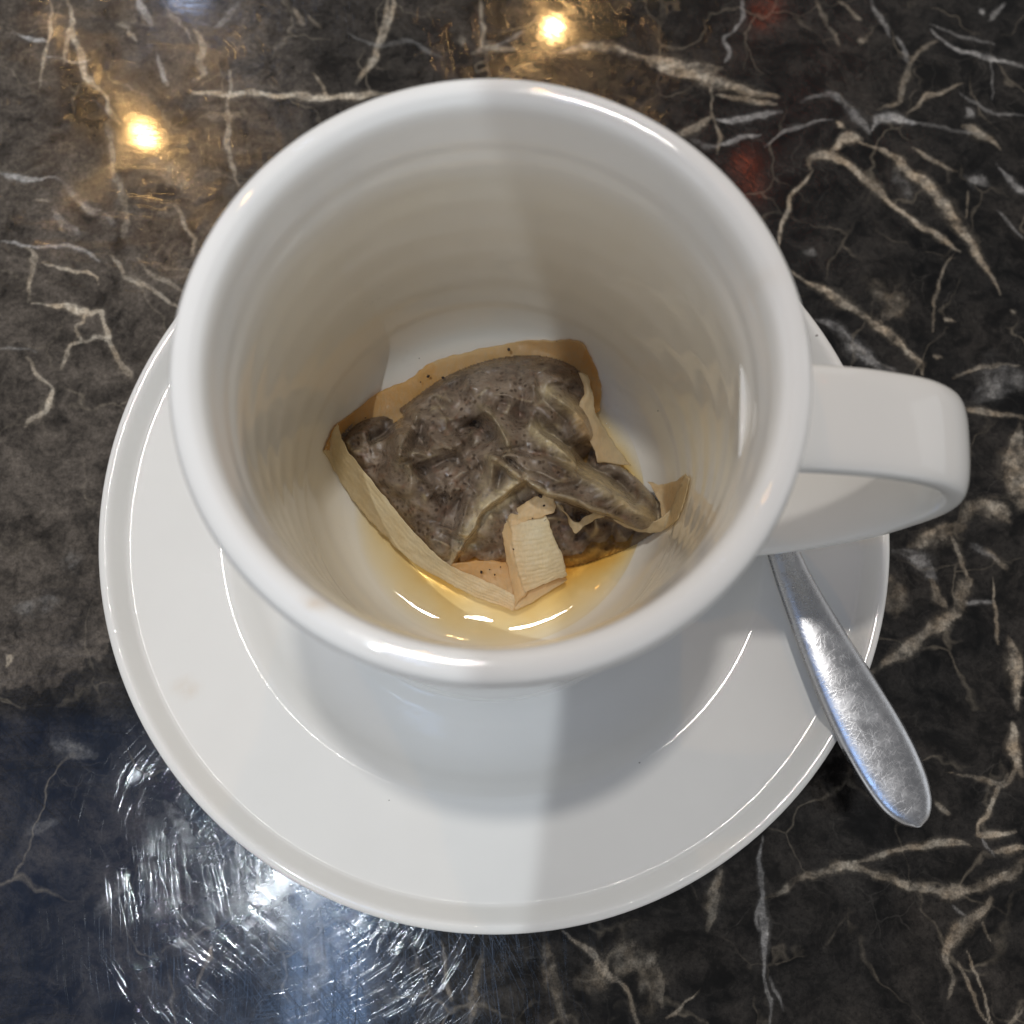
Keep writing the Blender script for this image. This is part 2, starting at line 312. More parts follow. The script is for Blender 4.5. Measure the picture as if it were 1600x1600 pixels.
# (white?, strength, [(photo x, y, half width px) ...]): the stone's veins as traced
VEINS = [
 (0,.5,[(75,0,3),(80,35,3),(75,65,2.5),(70,90,2.5),(66,120,2),(60,145,1.5)]),
 (0,.7,[(100,-10,4),(112,30,5),(110,50,5),(122,75,4.5),(127,97,4),(135,120,4),(155,140,4),(165,155,4),(170,175,4),(185,195,2.5)]),
 (0,.35,[(107,45,4),(102,75,4),(100,100,2)]), (1,.55,[(22,50,2),(45,60,3),(72,66,3)]), (1,.4,[(72,88,1),(95,92,1),(105,95,1),(130,97,1.5),(145,92,1)]),
 (1,.6,[(212,-10,4),(228,20,4.5),(240,45,3)]), (0,.4,[(182,40,7),(197,37,9),(212,30,6)]), (0,.35,[(200,50,3),(215,65,2)]),
 (0,.3,[(255,0,3),(268,25,4),(290,45,3),(298,70,2)]), (0,.5,[(300,45,4),(311,60,7),(315,78,6),(312,100,6),(320,115,7),(300,123,2)]),
 (1,.35,[(370,5,5),(350,35,5),(335,45,3)]), (1,.45,[(243,80,2),(250,100,4),(257,120,3),(260,135,2)]),
 (0,.85,[(296,140,3),(315,144,6),(345,147,7.5),(360,148,6),(400,146,3.5),(450,148,4),(500,153,5.5),(535,152,5),(565,147,7),(610,150,5)]),
 (0,.45,[(357,108,2.5),(361,140,3),(357,170,3.5),(355,200,3.5),(358,235,3.5),(372,290,3)]), (0,.25,[(315,182,6),(345,180,9),(380,178,6)]),
 (1,.6,[(0,270,5),(20,277,4.5),(60,280,3),(85,278,3)]), (1,.28,[(85,278,4),(110,295,7),(125,310,7),(140,325,8),(165,335,7),(180,355,5)]),
 (0,.32,[(170,190,5),(172,220,5),(178,260,5),(188,295,6),(195,340,6),(190,370,5)]), (1,.25,[(80,330,4),(100,350,5),(125,365,4)]), (0,.4,[(55,311,2),(75,315,2)]),
 (0,.38,[(270,320,4),(290,350,4),(300,365,3.5),(305,380,3.5),(300,400,3)]), (0,.22,[(230,250,14),(270,270,18),(290,300,16)]),
 (1,.6,[(0,378,2.5),(40,383,2.5),(80,385,2),(100,382,2.5),(125,390,2.5),(155,407,1.5)]), (0,.5,[(40,383,3),(55,395,4),(50,410,3.5),(45,440,3),(43,470,3)]),
 (0,.75,[(60,410,2),(90,416,3),(120,422,3),(145,428,3),(152,445,2)]),
 (0,.75,[(48,473,2.5),(75,475,3),(100,478,4),(120,485,5),(140,487,4),(160,487,3),(166,505,3),(170,530,3),(178,555,3.5),(190,572,6),(207,587,6)]),
 (0,.4,[(130,487,2),(132,500,2),(120,512,2),(130,530,2),(150,525,2.5),(170,530,2)]), (0,.5,[(130,530,2),(110,535,2),(105,555,4),(100,575,4)]),
 (0,.55,[(175,400,5),(185,415,4),(200,432,4),(225,445,4),(250,462,4),(280,482,3)]), (0,.45,[(215,405,4),(235,425,4),(255,437,4),(285,455,3)]),
 (0,.6,[(40,560,3),(60,585,3),(80,605,3),(78,620,4),(70,640,3.5),(50,655,4.5),(38,667,2)]), (1,.3,[(0,545,2),(20,545,2),(40,545,2),(55,553,2)]),
 (0,.5,[(8,1020,2),(14,1030,5),(10,1042,2)]), (1,.25,[(100,880,16),(120,870,14)]), (1,.22,[(25,950,14),(90,945,12)]),
 (0,.5,[(616,-5,4),(607,30,5),(595,60,5),(585,90,5),(572,110,5),(560,128,3)]), (0,.35,[(606,-5,3),(598,30,3),(590,60,2)]), (0,.4,[(752,-5,3.5),(752,35,3),(755,70,3),(757,80,4)]),
 (0,.4,[(488,112,2),(500,130,2.5),(508,146,2)]), (1,.25,[(545,50,2),(590,70,4),(640,66,4),(690,88,3)]), (0,.3,[(740,82,3),(775,75,4),(810,78,3)]), (1,.25,[(775,75,3),(805,55,3),(820,45,2)]),
 (0,.35,[(458,15,3),(472,40,3)]), (0,.3,[(480,25,4),(500,45,4)]), (0,.35,[(712,62,8),(724,62,8)]),
 (0,.7,[(860,85,2),(900,75,6),(940,73,7),(980,82,8),(1010,90,9)]), (0,.85,[(1000,84,4),(1030,97,10),(1060,105,12),(1095,110,12),(1128,106,6)]), (0,.8,[(1020,104,4),(1060,116,6),(1100,124,8),(1140,136,8),(1175,146,7),(1218,153,2)]),
 (1,.5,[(1158,-5,3),(1158,30,3),(1145,50,2.5),(1132,62,3),(1140,80,3),(1133,95,2)]), (0,.4,[(1110,130,2),(1113,160,2.5),(1115,185,2),(1122,210,2.5),(1120,240,2)]),
 (0,.65,[(1120,148,3),(1150,152,4),(1180,158,4.5),(1210,163,3)]), (1,.7,[(1118,187,4),(1150,188,5),(1180,183,4),(1220,175,4)]), (1,.5,[(1120,226,3),(1150,218,4),(1190,208,3)]),
 (1,.5,[(1195,230,2),(1230,205,3.5),(1265,192,3),(1300,187,2)]), (0,.55,[(1055,210,5),(1080,202,6),(1100,190,4),(1115,183,3)]), (1,.3,[(1080,218,3),(1105,230,4),(1120,228,3)]),
 (1,.6,[(1255,160,3),(1280,147,4),(1305,150,4),(1330,170,6),(1345,188,9),(1358,205,4)]), (1,.85,[(1360,200,4),(1372,188,5),(1395,186,6),(1415,190,6),(1435,193,3)]), (1,.3,[(1430,192,3),(1480,200,3),(1530,210,2)]),
 (0,.7,[(1306,190,6),(1317,200,6)]), (0,.7,[(1300,235,3),(1320,217,6),(1348,217,7)]),
 (0,.85,[(1345,222,4),(1380,238,7),(1410,257,8),(1440,282,8),(1465,307,9),(1485,335,9),(1505,362,9),(1523,390,8),(1542,420,6),(1566,460,2)]),
 (0,.75,[(1266,262,4),(1266,247,7),(1290,243,6),(1320,250,6),(1340,270,6),(1365,290,5.5),(1390,315,5),(1420,340,5),(1450,360,5),(1480,380,5),(1502,395,2)]),
 (0,.6,[(1270,265,2),(1255,285,2.5),(1238,302,2.5),(1232,325,2.5),(1222,350,2.5),(1218,380,2.5),(1222,405,2)]),
 (0,.5,[(1428,232,2.5),(1460,250,3.5),(1495,270,3)]), (1,.5,[(1505,275,8),(1525,282,13),(1545,292,8)]), (1,.6,[(1558,256,2),(1580,285,5),(1602,302,6)]),
 (1,.5,[(1455,45,3),(1470,62,4),(1495,77,5),(1530,85,4),(1560,94,3.5),(1605,103,4)]), (1,.35,[(1452,35,2.5),(1500,55,3),(1550,72,2.5)]), (0,.42,[(1465,65,3),(1440,75,3),(1425,95,3),(1415,125,4),(1400,160,3),(1370,175,3)]),
 (1,.45,[(1402,60,3),(1412,78,4),(1420,98,3)]), (0,.45,[(1415,175,3),(1450,152,4),(1480,140,3),(1505,130,2)]), (1,.35,[(1500,145,2),(1540,170,3),(1605,183,3)]), (1,.65,[(1508,170,6),(1518,180,7)]), (0,.45,[(1505,195,5),(1530,207,6),(1565,235,3)]),
 (0,.3,[(1275,-5,4),(1300,50,4),(1312,72,3)]), (1,.4,[(1545,28,3),(1560,18,3),(1575,5,2)]), (1,.5,[(1530,15,4),(1536,22,4)]), (1,.25,[(1550,90,1.5),(1551,160,1.5)]), (0,.4,[(1340,62,5),(1352,66,5)]), (1,.3,[(1360,0,4),(1385,40,4),(1392,60,2)]), (0,.3,[(1310,0,3),(1330,20,3),(1350,30,3)]),
 (0,.75,[(1232,424,4),(1260,440,6),(1290,455,8),(1330,480,8),(1365,503,7),(1390,525,6),(1420,550,6),(1437,568,7),(1442,585,4)]),
 (1,.65,[(1275,500,6),(1300,507,8),(1322,522,8),(1340,548,9),(1365,566,10),(1400,580,7)]), (0,.7,[(1474,497,3),(1482,501,5),(1492,504,2)]), (0,.55,[(1580,482,3),(1587,488,4)]), (0,.55,[(1458,555,3),(1468,557,4)]),
 (0,.3,[(1492,395,1.5),(1470,430,1.5),(1462,470,2),(1457,520,1.5)]), (0,.28,[(1512,300,1.5),(1508,345,1.5)]), (1,.33,[(1530,620,24),(1560,600,28),(1600,595,26)]), (0,.5,[(1500,628,3),(1530,643,4),(1570,650,4),(1605,653,4)]), (0,.3,[(1488,592,2),(1540,572,2.5),(1595,574,2)]),
 (1,.25,[(1255,390,5),(1275,395,4)]), (0,.22,[(1350,440,14),(1400,470,20),(1380,500,10)]), (1,.3,[(1560,330,2),(1580,355,3),(1600,375,2)]), (1,.2,[(1400,270,10),(1420,310,8)]),
 (0,.65,[(1598,665,10),(1590,700,18),(1592,740,22),(1600,790,14)]),
 (0,.45,[(1500,812,7),(1525,793,11),(1560,797,12),(1580,815,5)]), (0,.42,[(1420,850,8),(1460,835,12),(1505,822,10)]), (1,.45,[(1395,862,5),(1425,868,8),(1448,888,9),(1462,908,5)]), (0,.3,[(1455,905,3),(1468,935,5),(1480,950,3)]),
 (0,.35,[(1488,838,2),(1500,870,3),(1512,908,2)]), (0,.5,[(1365,1047,6),(1400,1027,8),(1440,997,9),(1480,965,9),(1512,945,8)]), (0,.42,[(1497,945,12),(1505,920,14),(1515,905,8)]), (1,.5,[(1510,948,4),(1530,941,5),(1552,942,4)]),
 (0,.4,[(1552,900,3),(1553,940,2.5),(1558,980,3),(1563,1005,2)]), (0,.6,[(1576,995,4),(1585,1030,9),(1590,1070,8),(1591,1110,5)]), (0,.6,[(1580,1130,4),(1585,1170,6),(1598,1212,6)]), (0,.5,[(1480,1205,2),(1520,1215,3),(1560,1223,4),(1575,1222,3),(1587,1200,4)]),
 (0,.25,[(1375,905,14),(1395,930,18),(1400,960,10)]), (0,.3,[(1540,860,6),(1570,890,5)]), (1,.25,[(1520,850,5),(1560,880,4)]),
 (0,.55,[(1185,1403,3),(1220,1390,4),(1250,1372,4),(1290,1358,4.5),(1330,1358,4.5),(1370,1366,4.5),(1420,1380,5),(1470,1392,8),(1500,1392,9),(1530,1385,7),(1560,1372,8),(1605,1350,9)]),
 (0,.5,[(1335,1352,2),(1400,1330,4),(1450,1321,4),(1500,1317,4.5),(1522,1326,3)]), (0,.6,[(1572,1210,3),(1555,1240,3),(1545,1270,3),(1530,1295,3),(1535,1307,4),(1560,1300,4.5),(1585,1296,3)]), (1,.4,[(1535,1308,2),(1550,1340,1.5)]), (0,.55,[(1548,1333,3),(1605,1325,4)]),
 (1,.5,[(1190,1305,2.5),(1188,1350,3),(1187,1400,4),(1194,1440,4.5),(1197,1500,3.5),(1202,1560,3),(1200,1605,2)]), (1,.3,[(1186,1400,2),(1184,1450,2)]), (1,.35,[(1208,1525,2),(1225,1580,1.5)]), (0,.3,[(1125,1352,5),(1118,1400,7),(1103,1452,6)]),
 (0,.6,[(878,1453,2.5),(905,1475,3),(935,1500,3),(955,1525,2.5),(975,1550,3),(998,1605,2.5)]), (0,.25,[(848,1460,9),(860,1510,10),(875,1570,9),(880,1605,7)]), (0,.3,[(1030,1515,2),(1037,1572,2)]), (0,.4,[(1040,1590,1.2),(1095,1550,1.2)]),
 (0,.55,[(1548,1405,7),(1528,1430,7),(1500,1450,7),(1485,1475,7),(1480,1500,7),(1490,1522,4)]), (0,.4,[(1490,1520,3),(1480,1560,2)]), (0,.4,[(1510,1480,1.5),(1530,1540,1.5),(1548,1605,1.2)]), (0,.35,[(1500,1500,1.5),(1520,1560,1.5),(1545,1605,1.2)]), (0,.35,[(1535,1440,1.5),(1548,1475,1.5)]), (1,.4,[(1490,1410,2),(1510,1430,2)]),
 (0,.3,[(1570,1600,1.5),(1600,1575,1.5)]), (0,.35,[(1460,1250,4),(1480,1268,3)]), (0,.22,[(900,1540,20),(1000,1500,24),(1010,1570,20)]),
 (0,.28,[(690,1468,2),(700,1530,3),(706,1562,3)]), (0,.22,[(752,1480,7),(745,1550,8),(735,1600,6)]), (1,.22,[(420,1440,12),(500,1500,14),(470,1560,12)]), (0,.25,[(330,1480,2),(310,1540,2)]), (1,.2,[(80,1160,10),(150,1180,8)]), (1,.2,[(260,1250,6),(300,1320,8)]),
 (1,.2,[(200,1370,8),(150,1430,10)]), (1,.18,[(40,1300,8),(90,1280,6)]),
]
for wh, st, pts in VEINS:
    P = np.array([[*un(a, b, 0)[:2], c*CM] for a, b, c in pts]); P = crspline(P, 5) if len(P) > 2 else P
    m = 3.2*P[:, 2].max()+.25
    ix = slice(*np.searchsorted(gx, [P[:, 0].min()-m, P[:, 0].max()+m])); iy = slice(*np.searchsorted(gy, [P[:, 1].min()-m, P[:, 1].max()+m]))
    X = WX[ix, iy]; Y = WY[ix, iy]
    if X.size == 0: continue
    d, _, al = seg_dist(X, Y, P[:, :2])
    hw = np.interp(al, np.linspace(0, 1, len(P)), P[:, 2])*np.clip(wmod[ix, iy], .45, 1.6)*(.35+.65*np.clip(np.sin(np.pi*np.clip(al, .02, .98)), 0, 1)**.5)*1.22+.012
    f = np.clip(1-d/(2*hw), 0, 1); st2 = 1.2*st*imod[ix, iy]*np.clip(.4+3.6*np.minimum(al, 1-al), .35, 1)
    if P[:, 2].max() > 7.5*CM: st2 = st2*np.clip(.8+1.2*fbm(X*3.2+7, Y*3.2, 4), .2, 1.15)
    a_, b_ = VF[wh][ix, iy], VS[wh][ix, iy]; m_ = f > a_
    VS[wh][ix, iy] = np.where(m_, np.maximum(st2, b_*(a_ > .3)), b_); VF[wh][ix, iy] = np.where(m_, f, a_)
# brown cloudy ground on the left, near-black ground elsewhere, with a ragged patch border low on the left
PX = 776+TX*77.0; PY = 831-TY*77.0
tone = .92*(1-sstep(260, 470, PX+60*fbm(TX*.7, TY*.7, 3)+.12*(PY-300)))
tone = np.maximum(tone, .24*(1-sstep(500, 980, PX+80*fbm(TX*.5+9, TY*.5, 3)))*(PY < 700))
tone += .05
edge = 1092-np.interp(PX, [0, 80, 110, 150, 190, 260], [0, 4, 34, 62, 74, 95])
rag = edge+26*fbm(TX*3.1, TY*3.1, 4)-PY
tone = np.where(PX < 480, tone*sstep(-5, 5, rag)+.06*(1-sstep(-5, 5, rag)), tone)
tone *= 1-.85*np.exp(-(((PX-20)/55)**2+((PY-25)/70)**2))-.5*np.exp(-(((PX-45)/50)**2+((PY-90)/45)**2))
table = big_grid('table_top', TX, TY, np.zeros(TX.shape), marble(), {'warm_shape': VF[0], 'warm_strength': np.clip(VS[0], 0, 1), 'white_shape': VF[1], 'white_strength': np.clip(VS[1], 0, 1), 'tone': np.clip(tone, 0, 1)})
tag(table, 'dark polished marble table top with beige veins', kind='structure')

# ------------------------------------------------------------------ saucer
WHITE = porcelain('saucer_porcelain', (.80, .793, .765), rough=(.03, .07), grit=.30)
top = crspline([(0, .50), (2.0, .50), (3.7, .50), (4.15, .53), (4.6, .62), (4.93, .80), (5.18, 1.04), (5.35, 1.185), (5.45, 1.24), (5.60, 1.265), (6.2, 1.30), (6.8, 1.343), (7.22, 1.372), (7.305, 1.392), (7.365, 1.452), (7.45, 1.60), (7.56, 1.77), (7.66, 1.80), (7.75, 1.745), (7.75, 1.66), (7.66, 1.55), (7.2, 1.25), (6.0, .80), (4.9, .42), (4.55, .22), (4.5, .03), (4.42, .0), (4.1, .0), (4.0, .12), (3.0, .16), (0, .16)], 5)
top[:, 0] = np.maximum(top[:, 0], 0.001)
V, Fc = lathe(top, (0, 0, 0.004), 224)
q = un(288, 1075, 1.4); blot = .35*np.exp(-(((V[:, 0]-q[0])/.22)**2+((V[:, 1]-q[1])/.13)**2))
saucer = link('saucer', V, Fc, WHITE, attrs={'blot': blot})
tag(saucer, 'round white glazed saucer under the cup on the marble', 'saucer')

# ------------------------------------------------------------------ cup
AX = np.array([-.081, .392]); CZ = 0.505
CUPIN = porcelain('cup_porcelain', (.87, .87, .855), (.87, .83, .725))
prof_in = [(3.91, 9.0), (3.82, 8.955), (3.745, 8.86), (3.70, 8.70), (3.67, 8.45), (3.63, 8.1), (3.585, 7.6), (3.56, 6.6), (3.53, 5.2), (3.50, 4.0), (3.46, 3.1), (3.40, 2.55), (3.27, 2.12), (3.04, 1.82), (2.70, 1.64), (2.2, 1.57), (1.2, 1.54), (0.001, 1.53)]
prof_out = [(3.0, .62), (3.05, .50), (3.25, .505), (3.45, .56), (3.80, .68), (3.97, .88), (4.01, 1.2), (4.02, 1.8), (4.0, 3.2), (3.95, 5.0), (3.90, 6.6), (3.885, 7.6), (3.90, 8.0), (3.97, 8.25), (4.08, 8.42), (4.17, 8.60), (4.19, 8.74), (4.14, 8.90), (4.04, 8.98)]
full = crspline([(0.001, .64), (2.9, .66)]+prof_out+prof_in, 5); _i = (np.arange(len(full)) > 5*(1+len(prof_out))+25) & (full[:, 1] > 2.6)
full[:, 0] += np.where(_i, .006*np.sin(full[:, 1]*7.3)+.004*np.sin(full[:, 1]*15.1+1), 0); full[:, 0] = np.maximum(full[:, 0], .001)
inn = crspline(prof_in, 12); _o = np.argsort(inn[:, 1])
def Rin(z): return np.interp(z, inn[_o, 1], inn[_o, 0])
def floor_z(r): return np.interp(r, inn[::-1, 0][:90], inn[::-1, 1][:90])
cup = empty('tea_cup', (AX[0], AX[1], .5))
tag(cup, 'white porcelain cup with broad looped handle, standing on the saucer', 'cup')
V, Fc = lathe(full, (AX[0], AX[1], 0), 224)
rr = np.hypot(V[:, 0]-AX[0], V[:, 1]-AX[1])
isin = np.repeat(np.arange(len(full)) > 5*(1+len(prof_out)), 224)
bounce_tint = np.where(isin, 1-sstep(6.9, 8.5, V[:, 2]+.25*fbm(V[:, 0]*.8, V[:, 1]*.8, 2)), 0)  # painted bounce light, fading out towards the lip
blot = np.zeros(len(V))
for (a, b, sx, s_) in ((497, 946, .12, .55), (843, 136, .07, .4), (1195, 440, .2, .12)):
    q = un(a, b, 8.8); blot += s_*np.exp(-(((V[:, 0]-q[0])/sx)**2+((V[:, 1]-q[1])/(sx*.7))**2))*(V[:, 2] > 8)
body = link('body', V, Fc, CUPIN, cup, attrs={'bounce_tint': bounce_tint, 'blot': blot, 'wet': np.where(isin & (V[:, 2] < 1.76), 1.0, 0.0)})

# handle: broad strap swept along a loop
hp = crspline([(3.55, 7.35), (4.0, 7.42), (4.8, 7.50), (5.6, 7.44), (6.42, 7.18), (7.0, 6.55), (7.15, 5.5), (6.85, 4.2), (6.15, 3.05), (5.3, 2.2), (4.4, 1.8), (3.6, 1.65)], 9)
ha = math.radians(-3.6); hd = np.array([math.cos(ha), math.sin(ha), 0]); hn = np.array([-math.sin(ha), math.cos(ha), 0])
tan = np.gradient(hp, axis=0); tan /= np.linalg.norm(tan, axis=1)[:, None]
nrm = np.stack([-tan[:, 1], tan[:, 0]], 1)
sarc = np.linspace(0, 1, len(hp))
hw = np.interp(sarc, [0, .08, .3, .6, .85, 1], [.86, .80, .79, .80, .95, 1.05]); ht = np.interp(sarc, [0, .12, .5, .9, 1], [.30, .22, .22, .22, .30])
ns = 40; ph = np.linspace(0, 2*np.pi, ns, endpoint=False)
ex = 2/3.6
cx = np.sign(np.cos(ph))*np.abs(np.cos(ph))**ex; cy = np.sign(np.sin(ph))*np.abs(np.sin(ph))**ex
HV = []
for i in range(len(hp)):
    c = np.array([AX[0], AX[1], 0])+hd*hp[i, 0]+np.array([0, 0, hp[i, 1]])
    n3 = hd*nrm[i, 0]+np.array([0, 0, nrm[i, 1]])
    HV.append(c+np.outer(cx*hw[i], hn)+np.outer(cy*ht[i]*(1+.10*(1-cx*cx)), n3))
HV = np.vstack(HV); Fh = grid_faces(len(hp), ns, True)
handle = link('handle', HV, Fh, WHITE, cup)

# ------------------------------------------------------------------ tea
def tea_z(x, y): return 1.685+.022*((x-AX[0])*.7-(y-AX[1])*.7)
k = NT('black_tea'); co = k.n('ShaderNodeTexCoord').outputs['Object']
dep = k.math('MULTIPLY', k.attr('depth'), k.ramp(k.noise(co, 130, 3), .3, .7, .75, 1.2))
cs = [k.math('POWER', 2.718, k.math('MULTIPLY', dep, -c)) for c in (.20, 1.05, 3.4)]
tint = k.n('ShaderNodeCombineColor', {0: cs[0], 1: cs[1], 2: cs[2]}).outputs[0]
tr = k.n('ShaderNodeBsdfTransparent', {'Color': tint}); gl = k.n('ShaderNodeBsdfGlossy', {'Roughness': .004, 'Color': (1, 1, 1, 1)})
fr = k.n('ShaderNodeFresnel', {'IOR': 1.33})
mx = k.n('ShaderNodeMixShader'); k.set(mx.inputs[0], k.math('MULTIPLY', fr.outputs[0], k.math('SUBTRACT', 1.0, k.n('ShaderNodeNewGeometry').outputs['Backfacing']))); k.set(mx.inputs[1], tr.outputs[0]); k.set(mx.inputs[2], gl.outputs[0])
TEA = k.done(mx.outputs[0])
HQ = un(735, 975, 1.72); nr, na = 130, 420; TV = []; TD = []
OUT = np.array([(522, 690), (560, 656), (600, 645), (630, 634), (650, 620), (690, 592), (740, 570), (790, 558), (840, 556), (880, 565), (905, 580), (916, 600), (925, 640), (930, 690), (938, 712), (965, 726), (1000, 752), (1033, 790), (1036, 818), (1012, 838), (980, 856), (940, 872), (895, 884), (850, 886), (800, 890), (755, 892), (712, 896), (678, 884), (626, 826), (574, 762), (536, 716)], float)
OUTG = np.array([un(a, b, 1.7)[:2] for a, b in OUT])
for i in range(nr):
    u = (i/(nr-1))**.6
    for j in range(na):
        a = 2*np.pi*j/na; R = 3.06*u+1e-3; x = AX[0]+R*math.cos(a); y = AX[1]+R*math.sin(a)
        zb = tea_z(x, y); rw = 3.0+.35*(zb-1.75)
        R = R*rw/3.06; x = AX[0]+R*math.cos(a); y = AX[1]+R*math.sin(a)
        z = zb+.08*math.exp((R-rw)/.12)+.0168*math.exp(-.5*((x-HQ[0])/.34)**2-.5*((y-HQ[1]+.14)/.14)**2); TV.append((x, y, z)); TD.append(max(z-float(floor_z(R)), 0.0))
TA = np.array(TV); od, _, _ = seg_dist(TA[:, 0], TA[:, 1], np.vstack([OUTG, OUTG[:1]]))   # stronger brew close to the bag
TD = np.array(TD)*(1+1.6*np.exp(-(od/.30)**1.2))+.03*np.exp(-(od/.2)**2)
tea = link('tea', TV, [f[::-1] for f in grid_faces(nr, na, True)], TEA, attrs={'depth': TD})
tag(tea, 'shallow pool of leftover amber tea in the cup', 'tea')
k = NT('bubble_film'); fr = k.n('ShaderNodeFresnel', {'IOR': 1.4}); gl = k.n('ShaderNodeBsdfGlossy', {'Roughness': .02}); tr = k.n('ShaderNodeBsdfTransparent')
mx = k.n('ShaderNodeMixShader'); k.set(mx.inputs[0], k.math('MULTIPLY', fr.outputs[0], k.math('SUBTRACT', 1.0, k.n('ShaderNodeNewGeometry').outputs['Backfacing']))); k.set(mx.inputs[1], tr.outputs[0]); k.set(mx.inputs[2], gl.outputs[0])
BUB = k.done(mx.outputs[0])
def blobs(name, pts, mat, parent, flat=.6, seg=8):
    V = []; Fc = []
    for (x, y, z, r) in pts:
        b = len(V); fl = flat*(.8+.4*random.random())
        for i in range(5):
            t = np.pi*i/4
            for j in range(seg):
                a = 2*np.pi*j/seg; rj = r*(1+.18*math.sin(a*2+x*50)); V.append((x+rj*math.sin(t)*math.cos(a), y+rj*math.sin(t)*math.sin(a), z+r*fl*math.cos(t)))
        for i in range(4):
            for j in range(seg):
                Fc.append((b+i*seg+j, b+(i+1)*seg+j, b+(i+1)*seg+(j+1) % seg, b+i*seg+(j+1) % seg))
    return link(name, V, Fc, mat, parent)
bp = []
for _ in range(60):
    c = random.choice([(665, 950, 22), (640, 930, 30), (700, 985, 30), (560, 845, 14), (580, 880, 14), (720, 962, 10), (610, 960, 30), (850, 965, 60), (900, 990, 50)])
    a, b = random.gauss(c[0], c[2]), random.gauss(c[1], c[2]*.8); q = un(a, b, 1.72)
    if np.hypot(q[0]-AX[0], q[1]-AX[1]) < 2.9: bp.append((q[0], q[1], tea_z(q[0], q[1])+.003, abs(random.gauss(.010, .005))+.004))
tag(blobs('bubbles', bp, BUB, tea), kind='stuff')

# ------------------------------------------------------------------ spoon
k = NT('worn_steel'); co = k.n('ShaderNodeTexCoord').outputs['Object']
h = None
for ang, z in ((.3, 1), (.9, 5), (1.5, 9), (2.2, 13), (2.75, 17)):
    rt = k.n('ShaderNodeVectorRotate', {'Angle': ang, 'Vector': co}, rotation_type='Z_AXIS').outputs[0]
    mp = k.n('ShaderNodeVectorMath', operation='MULTIPLY_ADD'); k.set(mp.inputs[0], rt); mp.inputs[1].default_value = (420, 2600, 200); mp.inputs[2].default_value = (z, z, z)
    v = k.ramp(k.noise(mp.outputs[0], 1, 2, .5), .56, .70); h = v if h is None else k.math('ADD', h, v)
hh = k.math('ADD', h, k.math('MULTIPLY', k.noise(co, 1500, 3, .6), 2.2))
b = k.n('ShaderNodeBump', {'Strength': .085, 'Distance': .00006, 'Height': hh})
p = k.n('ShaderNodeBsdfPrincipled', {'Base Color': (.60, .61, .635, 1), 'Metallic': 1.0, 'Roughness': k.math('ADD', k.ramp(k.noise(co, 260, 3), .3, .7, .20, .32), k.math('MULTIPLY', h, .05)), 'Normal': b.outputs[0]})
STEEL = k.done(p.outputs[0])
spoon = empty('teaspoon', (6.4, -3.6, 1.9)); tag(spoon, 'scratched stainless steel teaspoon leaning on the saucer edge', 'spoon')
Lp = [(1196, 858), (1214, 915), (1240, 990), (1268, 1065), (1300, 1140), (1335, 1208), (1372, 1262), (1402, 1286), (1424, 1293)]
Rp = [(1248, 858), (1272, 905), (1318, 982), (1362, 1050), (1406, 1120), (1438, 1182), (1455, 1235), (1454, 1272), (1440, 1291)]
e0 = np.array([6.70, -4.2]); dirs = np.array([-.42, .907])
def spz(p): return 1.93-.055*((p[:2]-e0) @ dirs)
def on_spoon(a, b):
    z = 1.9
    for _ in range(4): q = un(a, b, z); z = spz(q)
    return un(a, b, z)
Lq = np.array([on_spoon(*p) for p in Lp]); Rq = np.array([on_spoon(*p) for p in Rp])
# the hidden shank and bowl behind the cup carry on along the same line
c0 = (Lq[0]+Rq[0])/2; ax_ = (c0-(Lq[4]+Rq[4])/2); ax_ /= np.linalg.norm(ax_); sd = np.cross(ax_, [0, 0, 1.0]); sd /= np.linalg.norm(sd)
sgn = 1 if (Rq[0]-Lq[0]) @ sd > 0 else -1
ext = []
for t, hwid, dz in ((3.4, .19, -.02), (2.2, .18, 0), (1.1, .22, 0)):
    c = c0+ax_*t+np.array([0, 0, dz]); ext.append((c-sgn*sd*hwid, c+sgn*sd*hwid))
Lq = np.vstack([[e[0] for e in ext], Lq]); Rq = np.vstack([[e[1] for e in ext], Rq])
Ls = crspline(Lq, 8); Rs = crspline(Rq, 8); nv = 21
SV = []
tt = np.linspace(-1, 1, nv)
for side in (1, -1):
    for i in range(len(Ls)):
        c = (Ls[i]+Rs[i])/2; d = (Rs[i]-Ls[i])/2; wd = np.linalg.norm(d); th = .05+.055*min(1, wd/.4)
        for t in tt:
            prof = (1-abs(t)**4.5)**.5
            SV.append(c+d*t+np.array([0, 0, (th*prof+.045*(1-t*t)) if side > 0 else (-.03*prof+.02*(1-t*t))]))
n1 = len(Ls); fa = grid_faces(n1, nv); fb = [tuple(v+n1*nv for v in f[::-1]) for f in grid_faces(n1, nv)]
rim = []
for i in range(n1-1):
    for s_ in (0, nv-1): rim.append((i*nv+s_, (i+1)*nv+s_, (i+1)*nv+s_+n1*nv, i*nv+s_+n1*nv))
for s_ in (0, n1-1):
    for j in range(nv-1): rim.append((s_*nv+j, s_*nv+j+1, s_*nv+j+1+n1*nv, s_*nv+j+n1*nv))
link('handle', SV, fa+fb+rim, STEEL, spoon)
bc = c0+ax_*4.9+np.array([0, 0, -.05]); BV = []; nb1, nb2 = 14, 40
for lay, off in ((0, .0), (1, -.07)):
    for i in range(nb1):
        u = i/(nb1-1)
        for j in range(nb2):
            a = 2*np.pi*j/nb2; eg = 1+.12*math.cos(a)
            BV.append(bc+ax_*(1.75*u*math.cos(a)*1.0)+sd*(1.12*u*math.sin(a)*eg)+np.array([0, 0, -.42*(1-u*u)+off*(1-.6*u)+.1]))
nb = nb1*nb2
